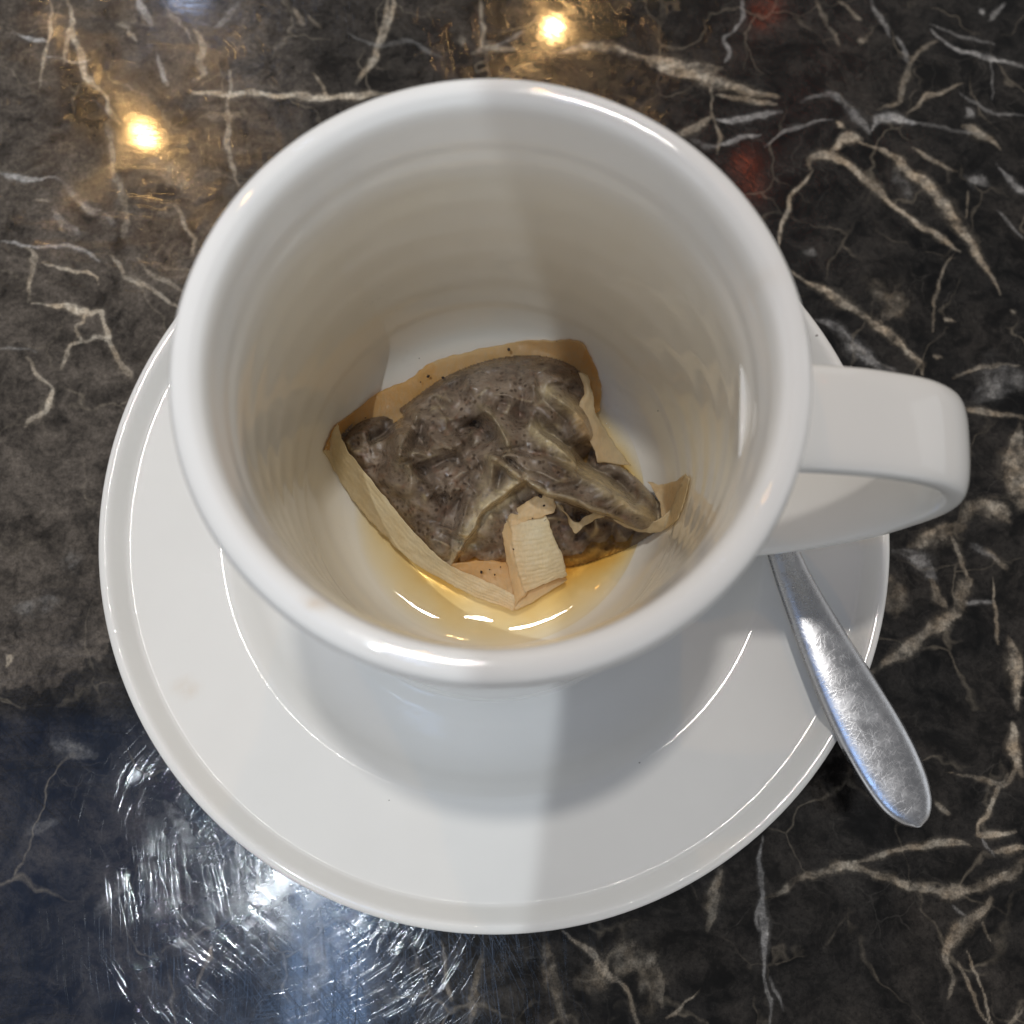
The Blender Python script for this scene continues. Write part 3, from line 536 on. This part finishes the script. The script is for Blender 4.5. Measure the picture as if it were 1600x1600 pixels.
link('bowl', BV, grid_faces(nb1, nb2, True)+[tuple(v+nb for v in f[::-1]) for f in grid_faces(nb1, nb2, True)]+[((nb1-1)*nb2+j, (nb1-1)*nb2+(j+1) % nb2, nb+(nb1-1)*nb2+(j+1) % nb2, nb+(nb1-1)*nb2+j) for j in range(nb2)], STEEL, spoon)

# ------------------------------------------------------------------ tea bag
def seat(a, b, z, gap=.03):
    """pixel + height, kept inside the cup wall and above its floor"""
    for _ in range(200):
        q = un(a, b, z); r = np.hypot(q[0]-AX[0], q[1]-AX[1])
        if r < Rin(z)-gap and z > floor_z(r)+gap: break
        z += .02
    return un(a, b, z)
def paper_mat(name, wet):
    k = NT(name); co = k.n('ShaderNodeTexCoord').outputs['Object']
    n1 = k.noise(co, 260, 4, .6); n2 = k.noise(co, 1100, 3, .6)
    fib = k.n('ShaderNodeVectorMath', operation='MULTIPLY'); k.set(fib.inputs[0], co); fib.inputs[1].default_value = (2600, 900, 900)
    n3 = k.noise(fib.outputs[0], 1, 2)
    c = k.mix(k.ramp(n1, .3, .7), (.92, .80, .52), (.95, .88, .66))
    c = k.mix(k.attr('soak'), c, (.88, .55, .20))
    c = k.mix(k.math('MULTIPLY', k.ramp(n3, .4, .7), .30), c, (.72, .64, .46))
    b = k.n('ShaderNodeBump', {'Strength': .5, 'Distance': .0003, 'Height': k.math('ADD', n2, k.math('MULTIPLY', n3, .6))})
    p = k.n('ShaderNodeBsdfPrincipled', {'Base Color': c, 'Roughness': k.ramp(n2, .3, .7, .22, .5), 'IOR': 1.4, 'Normal': b.outputs[0]})
    t = k.n('ShaderNodeBsdfTranslucent', {'Color': c, 'Normal': b.outputs[0]})
    m1 = k.n('ShaderNodeMixShader', {0: .38}); k.set(m1.inputs[1], p.outputs[0]); k.set(m1.inputs[2], t.outputs[0])
    tr = k.n('ShaderNodeBsdfTransparent', {'Color': (.92, .80, .58, 1)})
    m2 = k.n('ShaderNodeMixShader', {0: wet}); k.set(m2.inputs[1], m1.outputs[0]); k.set(m2.inputs[2], tr.outputs[0])
    return k.done(m2.outputs[0])
PAPER = paper_mat('damp_filter_paper', .18); WETPAPER = paper_mat('soaked_filter_paper', .40)

k = NT('wet_filled_paper'); co = k.n('ShaderNodeTexCoord').outputs['Object']
n1 = k.noise(co, 230, 5, .65); n2 = k.noise(co, 900, 4, .7); n3 = k.noise(co, 2600, 2, .6)
leaf = k.mix(k.ramp(n1, .34, .66), (.088, .060, .041), (.26, .198, .145))
leaf = k.mix(k.math('MULTIPLY', k.ramp(k.noise(co, 420, 3), .54, .70), .6), leaf, (.17, .085, .05))
leaf = k.mix(k.math('MULTIPLY', k.ramp(n2, .60, .76), .35), leaf, (.24, .20, .16))
vor = k.n('ShaderNodeTexVoronoi', {'Scale': 1150.0, 'Randomness': 1.0, 'Vector': co})
vv = k.n('ShaderNodeSeparateColor', {0: vor.outputs['Color']}).outputs[0]
leaf = k.mix(k.math('MULTIPLY', k.ramp(vv, .55, .9), k.ramp(vor.outputs['Distance'], .6, .3, 0, .85)), leaf, (.040, .022, .013))
leaf = k.mix(k.math('MULTIPLY', k.ramp(vv, .22, .06), k.ramp(vor.outputs['Distance'], .55, .25, 0, .4)), leaf, (.27, .19, .13))
leaf = k.mix(k.math('MULTIPLY', k.ramp(n2, .42, .26), .7), leaf, (.022, .018, .015))
tanc = k.mix(k.ramp(n1, .3, .7), (.68, .54, .30), (.76, .65, .42))
tanc = k.mix(k.math('MULTIPLY', k.attr('soak'), .8), tanc, (.58, .31, .10))
tf = k.math('MULTIPLY', k.attr('tan'), k.ramp(k.math('ADD', n1, k.math('MULTIPLY', n2, .7)), .62, 1.02, 1.15, .25), clamp=True)
c = k.mix(tf, leaf, tanc)
b = k.n('ShaderNodeBump', {'Strength': .7, 'Distance': .00022, 'Height': k.math('ADD', n2, k.math('MULTIPLY', n3, .4))})
b2 = k.n('ShaderNodeBump', {'Strength': .9, 'Distance': .0003, 'Height': k.math('ADD', k.math('MULTIPLY', n2, .6), n3)})
p = k.n('ShaderNodeBsdfPrincipled', {'Base Color': c, 'Roughness': k.math('ADD', k.ramp(n2, .35, .7, .10, .25), k.ramp(k.noise(co, 190, 3), .40, .60, .0, .35)), 'IOR': 1.45, 'Normal': b.outputs[0], 'Coat Weight': k.ramp(k.noise(co, 190, 3), .42, .60, .55, .05), 'Coat Roughness': .09, 'Coat Normal': b2.outputs[0]})
LEAF = k.done(p.outputs[0])

bag = empty('tea_bag', (AX[0], AX[1], 1.6)); tag(bag, 'used crumpled tea bag lying wet at the bottom of the cup', 'tea bag')
st = 1.7
ga = np.arange(515, 1052, st); gb = np.arange(545, 905, st)
BX, BY = np.meshgrid(ga, gb, indexing='ij')
OUTs = crspline(np.vstack([OUT, OUT[:1]]), 4)
nx = 7*fbm(BX/55, BY/55, 3); ny = 7*fbm(BX/55+30, BY/55+8, 3)
QX = BX+nx*.5; QY = BY+ny*.5
d, _, _ = seg_dist(BX, BY, OUTs); ins = inside(BX, BY, OUTs); d = np.where(ins, d, -d)
hgt = 1.82+1.0*(1-np.exp(-np.clip(d, 0, None)/36))
hgt += .26*np.exp(-(((BX-800)/150)**2+((BY-640)/75)**2))-.10*np.exp(-(((BX-640)/60)**2+((BY-790)/60)**2))
tanw = np.zeros(BX.shape); soak = np.zeros(BX.shape)
def ridge(pts, amp, wd, tn=0.0, tw=None, cusp=1.05):
    global hgt, tanw
    P = crspline(np.array(pts, float), 5) if len(pts) > 2 else np.array(pts, float)
    dd, _, al = seg_dist(QX, QY, P); fade = np.clip(np.minimum(al, 1-al)*6+.25, 0, 1)
    hgt = hgt+2.3*amp*fade*np.exp(-(dd/(1.5*wd))**cusp)
    if tn: tanw = np.maximum(tanw, tn*fade**.3*np.exp(-(dd/(tw or wd))**2))
def plateau(poly, amp, soft):
    global hgt
    P = np.array(poly, float); Pc = crspline(np.vstack([P, P[:1]]), 4); dd, _, _ = seg_dist(QX, QY, Pc)
    sd_ = np.where(inside(QX, QY, Pc), dd, -dd); hgt = hgt+amp*sstep(-soft, soft, sd_); return sd_
# lower right belly lies deeper than the folds that overlap it
low = plateau([(820, 754), (792, 771), (762, 796), (750, 812), (746, 826), (731, 846), (708, 892), (760, 912), (860, 905), (950, 890), (1050, 830), (1012, 834), (930, 800), (880, 783), (835, 764)], -.55, 4.0)
# the big sausage fold running to the right tip
plateau([(766, 712), (800, 706), (850, 716), (892, 732), (942, 758), (988, 788), (1026, 814), (1002, 828), (930, 797), (880, 780), (832, 760), (812, 750)], .42, 7)
ridge([(838, 672), (862, 692), (892, 716), (908, 732), (942, 756), (986, 787), (1022, 812)], .20, 9, .95, 13)
ridge([(846, 668), (872, 685), (905, 708), (925, 730), (960, 750), (1000, 785)], -.24, 8)
ridge([(762, 712), (790, 732), (818, 751)], .14, 7, .75, 6); ridge([(818, 751), (850, 768), (885, 780), (930, 797), (985, 822)], .10, 6, .6, 6)
ridge([(775, 708), (800, 722), (822, 742)], -.12, 5)
ridge([(818, 752), (792, 770), (766, 792), (752, 808), (745, 824), (730, 844), (716, 868), (706, 884)], .10, 11, .95, 15)
ridge([(765, 716), (762, 745), (752, 780), (744, 806)], .06, 13, .35, 10)
ridge([(855, 612), (880, 630), (903, 648), (917, 668), (924, 692)], .17, 11, .85, 13); ridge([(905, 655), (918, 675), (922, 690)], .05, 10, .9, 12)
ridge([(842, 618), (868, 642), (890, 664)], -.12, 9)
ridge([(750, 636), (772, 654), (790, 682), (797, 706)], .20, 9, .30, 9); ridge([(768, 638), (800, 648), (832, 656)], -.14, 11); ridge([(738, 655), (752, 672), (770, 690)], -.20, 11)
ridge([(640, 638), (650, 652), (640, 672), (626, 700), (620, 722)], .22, 12, .12, 9); ridge([(572, 692), (596, 682), (618, 660), (632, 645)], -.28, 9); ridge([(580, 694), (606, 690), (628, 676)], .12, 8, .12, 6)
ridge([(660, 655), (654, 690), (640, 716)], -.15, 8); ridge([(620, 726), (650, 708), (690, 700), (715, 703)], .13, 12, .12, 8); ridge([(636, 722), (642, 745), (640, 780)], .12, 10, .2, 8)
ridge([(655, 745), (690, 722), (725, 712)], -.13, 12); ridge([(676, 615), (690, 640), (712, 670)], -.12, 10); ridge([(712, 676), (735, 662), (752, 664)], -.13, 9)
ridge([(690, 770), (698, 800), (690, 826)], -.14, 9); ridge([(690, 755), (672, 775), (655, 800)], .08, 12); ridge([(720, 745), (735, 760), (748, 775)], -.10, 10)
ridge([(655, 618), (720, 590), (790, 577), (850, 582), (900, 610)], .10, 12); ridge([(690, 625), (770, 600), (840, 602)], .07, 14)
ridge([(870, 598), (895, 614), (914, 634)], -.10, 8); ridge([(925, 700), (915, 720), (900, 722)], -.16, 8); ridge([(938, 716), (968, 730), (1003, 758), (1030, 795)], .10, 9, .35, 8)
ridge([(720, 838), (716, 865), (720, 886)], -.16, 6); ridge([(765, 800), (775, 840), (785, 880)], .08, 12); ridge([(905, 820), (925, 845), (930, 868)], -.07, 8); ridge([(960, 812), (970, 835), (985, 848)], .07, 8, .25, 7)
ridge([(940, 872), (980, 852), (1015, 834)], .04, 6, .5, 6); ridge([(880, 884), (920, 868), (945, 845)], .05, 7, .35, 6)
ridge([(715, 888), (760, 886), (800, 884)], .02, 14, .95, 14)
soak = np.maximum(soak, np.exp(-(((BX-760)/60)**2+((BY-885)/22)**2))); soak = np.maximum(soak, .8*np.exp(-(((BX-915)/22)**2+((BY-670)/45)**2)))
tanw = np.maximum(tanw, .85*np.exp(-(((BX-1022)/22)**2+((BY-812)/16)**2)))
# crumpled wet paper: cells that sag between sharp creases
def worley(X, Y, cell, seed):
    r_ = np.random.default_rng(seed); gx_ = X/cell; gy_ = Y/cell; ci = np.floor(gx_).astype(int); cj = np.floor(gy_).astype(int)
    jit = r_.random((64, 64, 2)); f1 = np.full(X.shape, 9.); f2 = np.full(X.shape, 9.)
    for a_ in (-1, 0, 1):
        for b_ in (-1, 0, 1):
            o_ = jit[(ci+a_) % 64, (cj+b_) % 64]; dd = np.hypot(ci+a_+o_[..., 0]-gx_, cj+b_+o_[..., 1]-gy_)
            f2 = np.where(dd < f1, f1, np.minimum(f2, dd)); f1 = np.minimum(f1, dd)
    return f1, f2-f1
WX2 = BX+14*fbm(BX/60+2, BY/60, 3); WY2 = BY+14*fbm(BX/60+50, BY/60+9, 3)
f1a, ga_ = worley(WX2+.25*WY2, WY2, 62, 3); f1b, gb_ = worley(WX2-.35*WY2, WY2*1.25, 27, 11)
inn_ = sstep(2, 22, d); pm = sstep(-.35, .35, fbm(BX/70+9, BY/70+4, 2))
def tent(deg, lam, seed, wob):
    c_, s_ = math.cos(math.radians(deg)), math.sin(math.radians(deg))
    t_ = (BX*c_+BY*s_)/lam+wob*fbm(BX/95+seed, BY/95-seed, 2)+seed*.37
    return (t_ % 1)-.5, sstep(-.25, .30, fbm(BX/62+seed*3.1, BY/62+seed, 2))
for deg, lam, sd2, wob, amp, tn in ((28, 76, 1.3, 1.1, .36, .60), (108, 64, 4.2, 1.2, .28, .50), (62, 44, 7.7, 1.0, .11, .30), (150, 36, 9.1, 1.0, .06, .2)):
    tv, tm = tent(deg, lam, sd2, wob)
    hgt = hgt+inn_*amp*tm*(np.abs(tv)*2-.5)*1.0
    tanw = np.maximum(tanw, inn_*tn*tm*sstep(.40, .5, np.abs(tv))*sstep(-.1, .4, fbm(BX/40+sd2, BY/40, 2)))
hgt += inn_*(.05*(f1b-.45)*pm+.08*fbm(QX/48+3, QY/48+7, 2)+.004*fbm(BX/8, BY/8, 2))
hgt = np.maximum(hgt, 1.66)
keep = d > -1.5
vid = -np.ones(BX.shape, int); vid[keep] = np.arange(keep.sum())
PV = []; 
for (i, j) in zip(*np.nonzero(keep)):
    PV.append(seat(BX[i, j], BY[i, j], hgt[i, j], .05))
npv = len(PV); PV = np.array(PV)
low_v = PV.copy(); 
for n_ in range(npv):
    r = np.hypot(PV[n_, 0]-AX[0], PV[n_, 1]-AX[1]); low_v[n_, 2] = max(float(floor_z(min(r, 3.3)))+.02, 1.6)
low_v[:, 2] = np.minimum(low_v[:, 2], PV[:, 2]-.02)
pf = []
for i in range(BX.shape[0]-1):
    for j in range(BX.shape[1]-1):
        qd = (vid[i, j], vid[i, j+1], vid[i+1, j+1], vid[i+1, j])
        if min(qd) >= 0: pf.append(qd)
from collections import Counter
ed = Counter()
for f in pf:
    for a, b_ in zip(f, f[1:]+f[:1]): ed[(a, b_)] += 1
walls = [(b_, a, a+npv, b_+npv) for (a, b_) in ed if (b_, a) not in ed]
at = {'tan': np.concatenate([tanw[keep]]*2), 'soak': np.concatenate([soak[keep]]*2)}
link('pouch', np.vstack([PV, low_v]), pf+[tuple(v+npv for v in f[::-1]) for f in pf]+walls, LEAF, bag, attrs=at)

def sheet(name, rows, mat, soakf=0.0, nu=12, nv=12, crk=.012, pleat=None, thick=.012, gap=.035):
    """paper panel through rows of (photo x, y, height)"""
    R_ = [crspline(np.array(r, float), nv) for r in rows]
    n = R_[0].shape[0]
    G = np.stack([crspline(np.array([r[j] for r in R_]), nu) if len(R_) > 2 else np.linspace(R_[0][j], R_[1][j], nu+1) for j in range(n)], 1)
    m = G.shape[0]
    G[..., 0] += 2.4*fbm(G[..., 0]/13+3, G[..., 1]/13, 3); G[..., 1] += 2.4*fbm(G[..., 0]/13+33, G[..., 1]/13+5, 3)
    cr = 1.5*crk*fbm(G[..., 0]/10, G[..., 1]/10, 3)+crk*4*fbm(G[..., 0]/32+4, G[..., 1]/32, 2)
    if pleat:
        vv = np.linspace(0, 1, m)[:, None]; cr = cr+pleat[0]*np.sin(vv*pleat[1]*2*np.pi+.6*fbm(G[..., 0]/20, G[..., 1]/20, 2))
    V = [seat(G[i, j, 0], G[i, j, 1], G[i, j, 2]+cr[i, j], gap) for i in range(m) for j in range(n)]
    so = np.full(m*n, soakf) if not callable(soakf) else np.array([soakf(i/(m-1), j/(n-1)) for i in range(m) for j in range(n)])
    o = link(name, V, grid_faces(m, n), mat, bag, attrs={'soak': np.clip(so, 0, 1)})
    md = o.modifiers.new('thickness', 'SOLIDIFY'); md.thickness = thick*S; md.offset = 0
    return o
# soaked seal spread round the back of the pouch, lapping up the wall
back_out = [(506, 703), (520, 670), (548, 647), (592, 613), (640, 592), (668, 569), (702, 557), (742, 547), (792, 537), (822, 532), (862, 532), (902, 532), (917, 546), (930, 574), (939, 602), (938, 640)]
back_in = [(548, 712), (560, 695), (588, 672), (628, 655), (658, 636), (690, 612), (725, 598), (760, 586), (800, 580), (830, 578), (858, 580), (884, 586), (898, 598), (908, 614), (914, 640), (918, 660)]
sheet('rear_seal', [[(a, b, 2.0) for a, b in back_out], [((a+c)/2, (b+d_)/2, 1.92) for (a, b), (c, d_) in zip(back_out, back_in)], [(a, b, 1.85) for a, b in back_in]], WETPAPER, lambda u, v: .95-.35*(1-u)*(.35 < v < .8), nu=8, nv=6, crk=.008)
# long side seal standing up along the left
sheet('side_seal', [[(506, 704, 2.15), (528, 745, 1.86), (560, 792, 1.82), (600, 836, 1.80), (642, 876, 1.80), (690, 905, 1.82), (738, 930, 1.82), (775, 944, 1.84), (803, 954, 1.85)],
                    [(516, 682, 2.34), (536, 722, 2.20), (566, 762, 2.16), (606, 812, 2.12), (648, 856, 2.10), (694, 890, 2.02), (742, 917, 1.93), (778, 932, 1.89), (805, 944, 1.88)],
                    [(527, 663, 2.52), (541, 701, 2.46), (571, 739, 2.42), (610, 788, 2.38), (652, 838, 2.34), (698, 880, 2.20), (748, 903, 2.02), (782, 918, 1.95), (808, 932, 1.92)]], PAPER, lambda u, v: .10+.4*max(0, v-.7)/.3*(1-u), nu=16, nv=9, crk=.010, pleat=(.0032, 6))
# soaked front seal dipping into the tea
sheet('front_seal', [[(700, 880, 2.05), (750, 876, 2.05), (795, 880, 2.02), (840, 888, 1.98), (880, 890, 1.95)],
                     [(738, 913, 1.90), (765, 908, 1.92), (797, 915, 1.92), (840, 918, 1.90), (884, 902, 1.88)],
                     [(776, 939, 1.84), (788, 942, 1.84), (806, 953, 1.84), (832, 940, 1.85), (886, 907, 1.86)]], WETPAPER, lambda u, v: .75*(1-u)+.15, nu=10, nv=8, crk=.012)
# crimped tab folded over the front
sheet('crimped_tab', [[(797, 811, 2.40), (825, 808, 2.46), (853, 803, 2.46)], [(800, 850, 2.34), (832, 847, 2.38), (866, 839, 2.36)], [(808, 890, 2.20), (845, 885, 2.26), (880, 873, 2.24)], [(819, 926, 2.02), (850, 913, 2.06), (886, 899, 2.06)]], PAPER, lambda u, v: .35*(1-v)**2, nu=26, nv=12, crk=.008, pleat=(.0042, 15))
sheet('tab_fold', [[(792, 806, 2.30), (812, 790, 2.44), (838, 776, 2.52), (858, 772, 2.52), (868, 790, 2.50)], [(794, 815, 2.38), (815, 804, 2.46), (840, 794, 2.54), (860, 789, 2.55), (868, 796, 2.52)], [(797, 824, 2.38), (822, 815, 2.46), (842, 810, 2.50), (858, 804, 2.52), (867, 800, 2.52)]], PAPER, .45, nu=8, nv=7, crk=.02)
sheet('tab_side', [[(783, 815, 2.26), (798, 808, 2.36), (806, 815, 2.38)], [(787, 850, 2.18), (797, 848, 2.28), (806, 850, 2.32)], [(795, 895, 2.0), (804, 893, 2.12), (814, 892, 2.16)], [(806, 948, 1.86), (814, 936, 1.95), (824, 926, 2.0)]], PAPER, .55, nu=8, nv=8, crk=.015)
# pale seal along the right of the pouch
sheet('right_seal', [[(904, 582, 2.50), (913, 610, 2.46), (903, 640, 2.44), (912, 668, 2.34), (926, 698, 2.24), (934, 722, 2.2)], [(910, 583, 2.52), (920, 612, 2.50), (916, 638, 2.42), (932, 668, 2.30), (946, 700, 2.16), (958, 724, 2.08)], [(919, 587, 2.46), (927, 622, 2.40), (930, 644, 2.26), (946, 672, 2.10), (964, 700, 1.98), (986, 728, 1.92)]], PAPER, lambda u, v: .1+.3*(1-u), nu=7, nv=8, crk=.012)
# frilled seal along the right tip
sheet('frilled_seal', [[(872, 788, 2.42), (884, 800, 2.44), (900, 816, 2.46), (918, 806, 2.56), (945, 797, 2.60), (970, 803, 2.60), (996, 815, 2.60), (1022, 814, 2.62), (1044, 800, 2.66), (1058, 770, 2.74), (1070, 741, 2.84)],
                       [(876, 790, 2.40), (889, 810, 2.40), (900, 826, 2.42), (916, 814, 2.52), (946, 803, 2.54), (970, 812, 2.52), (998, 824, 2.50), (1026, 824, 2.52), (1050, 810, 2.58), (1064, 780, 2.68), (1073, 743, 2.80)],
                       [(880, 792, 2.38), (890, 816, 2.36), (899, 834, 2.38), (914, 822, 2.46), (946, 806, 2.48), (969, 819, 2.42), (1000, 831, 2.40), (1030, 830, 2.42), (1055, 814, 2.48), (1068, 788, 2.62), (1077, 748, 2.76)]], PAPER, .12, nu=6, nv=8, crk=.02)
sheet('tip_web', [[(1012, 752, 2.25), (1030, 757, 2.28), (1052, 753, 2.50), (1071, 741, 2.80)], [(1026, 775, 2.25), (1038, 778, 2.30), (1050, 774, 2.45), (1062, 764, 2.70)], [(1034, 800, 2.40), (1040, 800, 2.42), (1048, 795, 2.52), (1054, 786, 2.64)], [(1034, 816, 2.52), (1038, 815, 2.54), (1042, 811, 2.58), (1046, 806, 2.62)]], PAPER, lambda u, v: .35, nu=7, nv=7, crk=.02)

# tea dust caught on the paper
k = NT('tea_dust'); DUST = k.done(k.n('ShaderNodeBsdfPrincipled', {'Base Color': (.030, .015, .010, 1), 'Roughness': .35}).outputs[0])
sp_ = [(692, 590, 2.1, .03), (669, 588, 2.1, .034), (657, 597, 2.1, .016), (795, 546, 2.2, .036), (571, 653, 2.1, .014), (509, 705, 2.2, .022), (752, 894, 2.1, .03), (773, 898, 2.08, .018), (765, 890, 2.1, .014), (782, 886, 2.1, .014), (844, 775, 2.56, .045), (850, 790, 2.58, .024), (832, 810, 2.5, .016), (802, 858, 2.36, .018), (981, 817, 2.6, .02), (1000, 822, 2.58, .014), (902, 812, 2.48, .014), (870, 533, 2.3, .012), (1028, 642, 3.2, .012), (655, 560, 2.4, .01)]
dl = []
for a, b_, z, r in sp_:
    q = seat(a, b_, z+.01, .02); dl.append((q[0], q[1], q[2], r))
tag(blobs('tea_dust', dl, DUST, bag, .5, 7), kind='stuff')

# drops of tea clinging to the glaze inside the cup
dr = []
for _ in range(120):
    c = random.choice([(950, 625, 14, 26), (965, 665, 16, 24), (985, 700, 14, 14), (635, 500, 16, 28), (600, 470, 28, 14), (545, 470, 20, 12), (650, 560, 14, 14), (1010, 600, 24, 30), (570, 790, 8, 26), (545, 830, 8, 20)])
    q = seat(random.gauss(c[0], c[2]), random.gauss(c[1], c[3]), 1.6, .006); r = abs(random.gauss(.012, .008))+.005
    dr.append((q[0], q[1], q[2], r))
tag(blobs('droplets', dr, BUB, cup, .5, 8), kind='stuff')
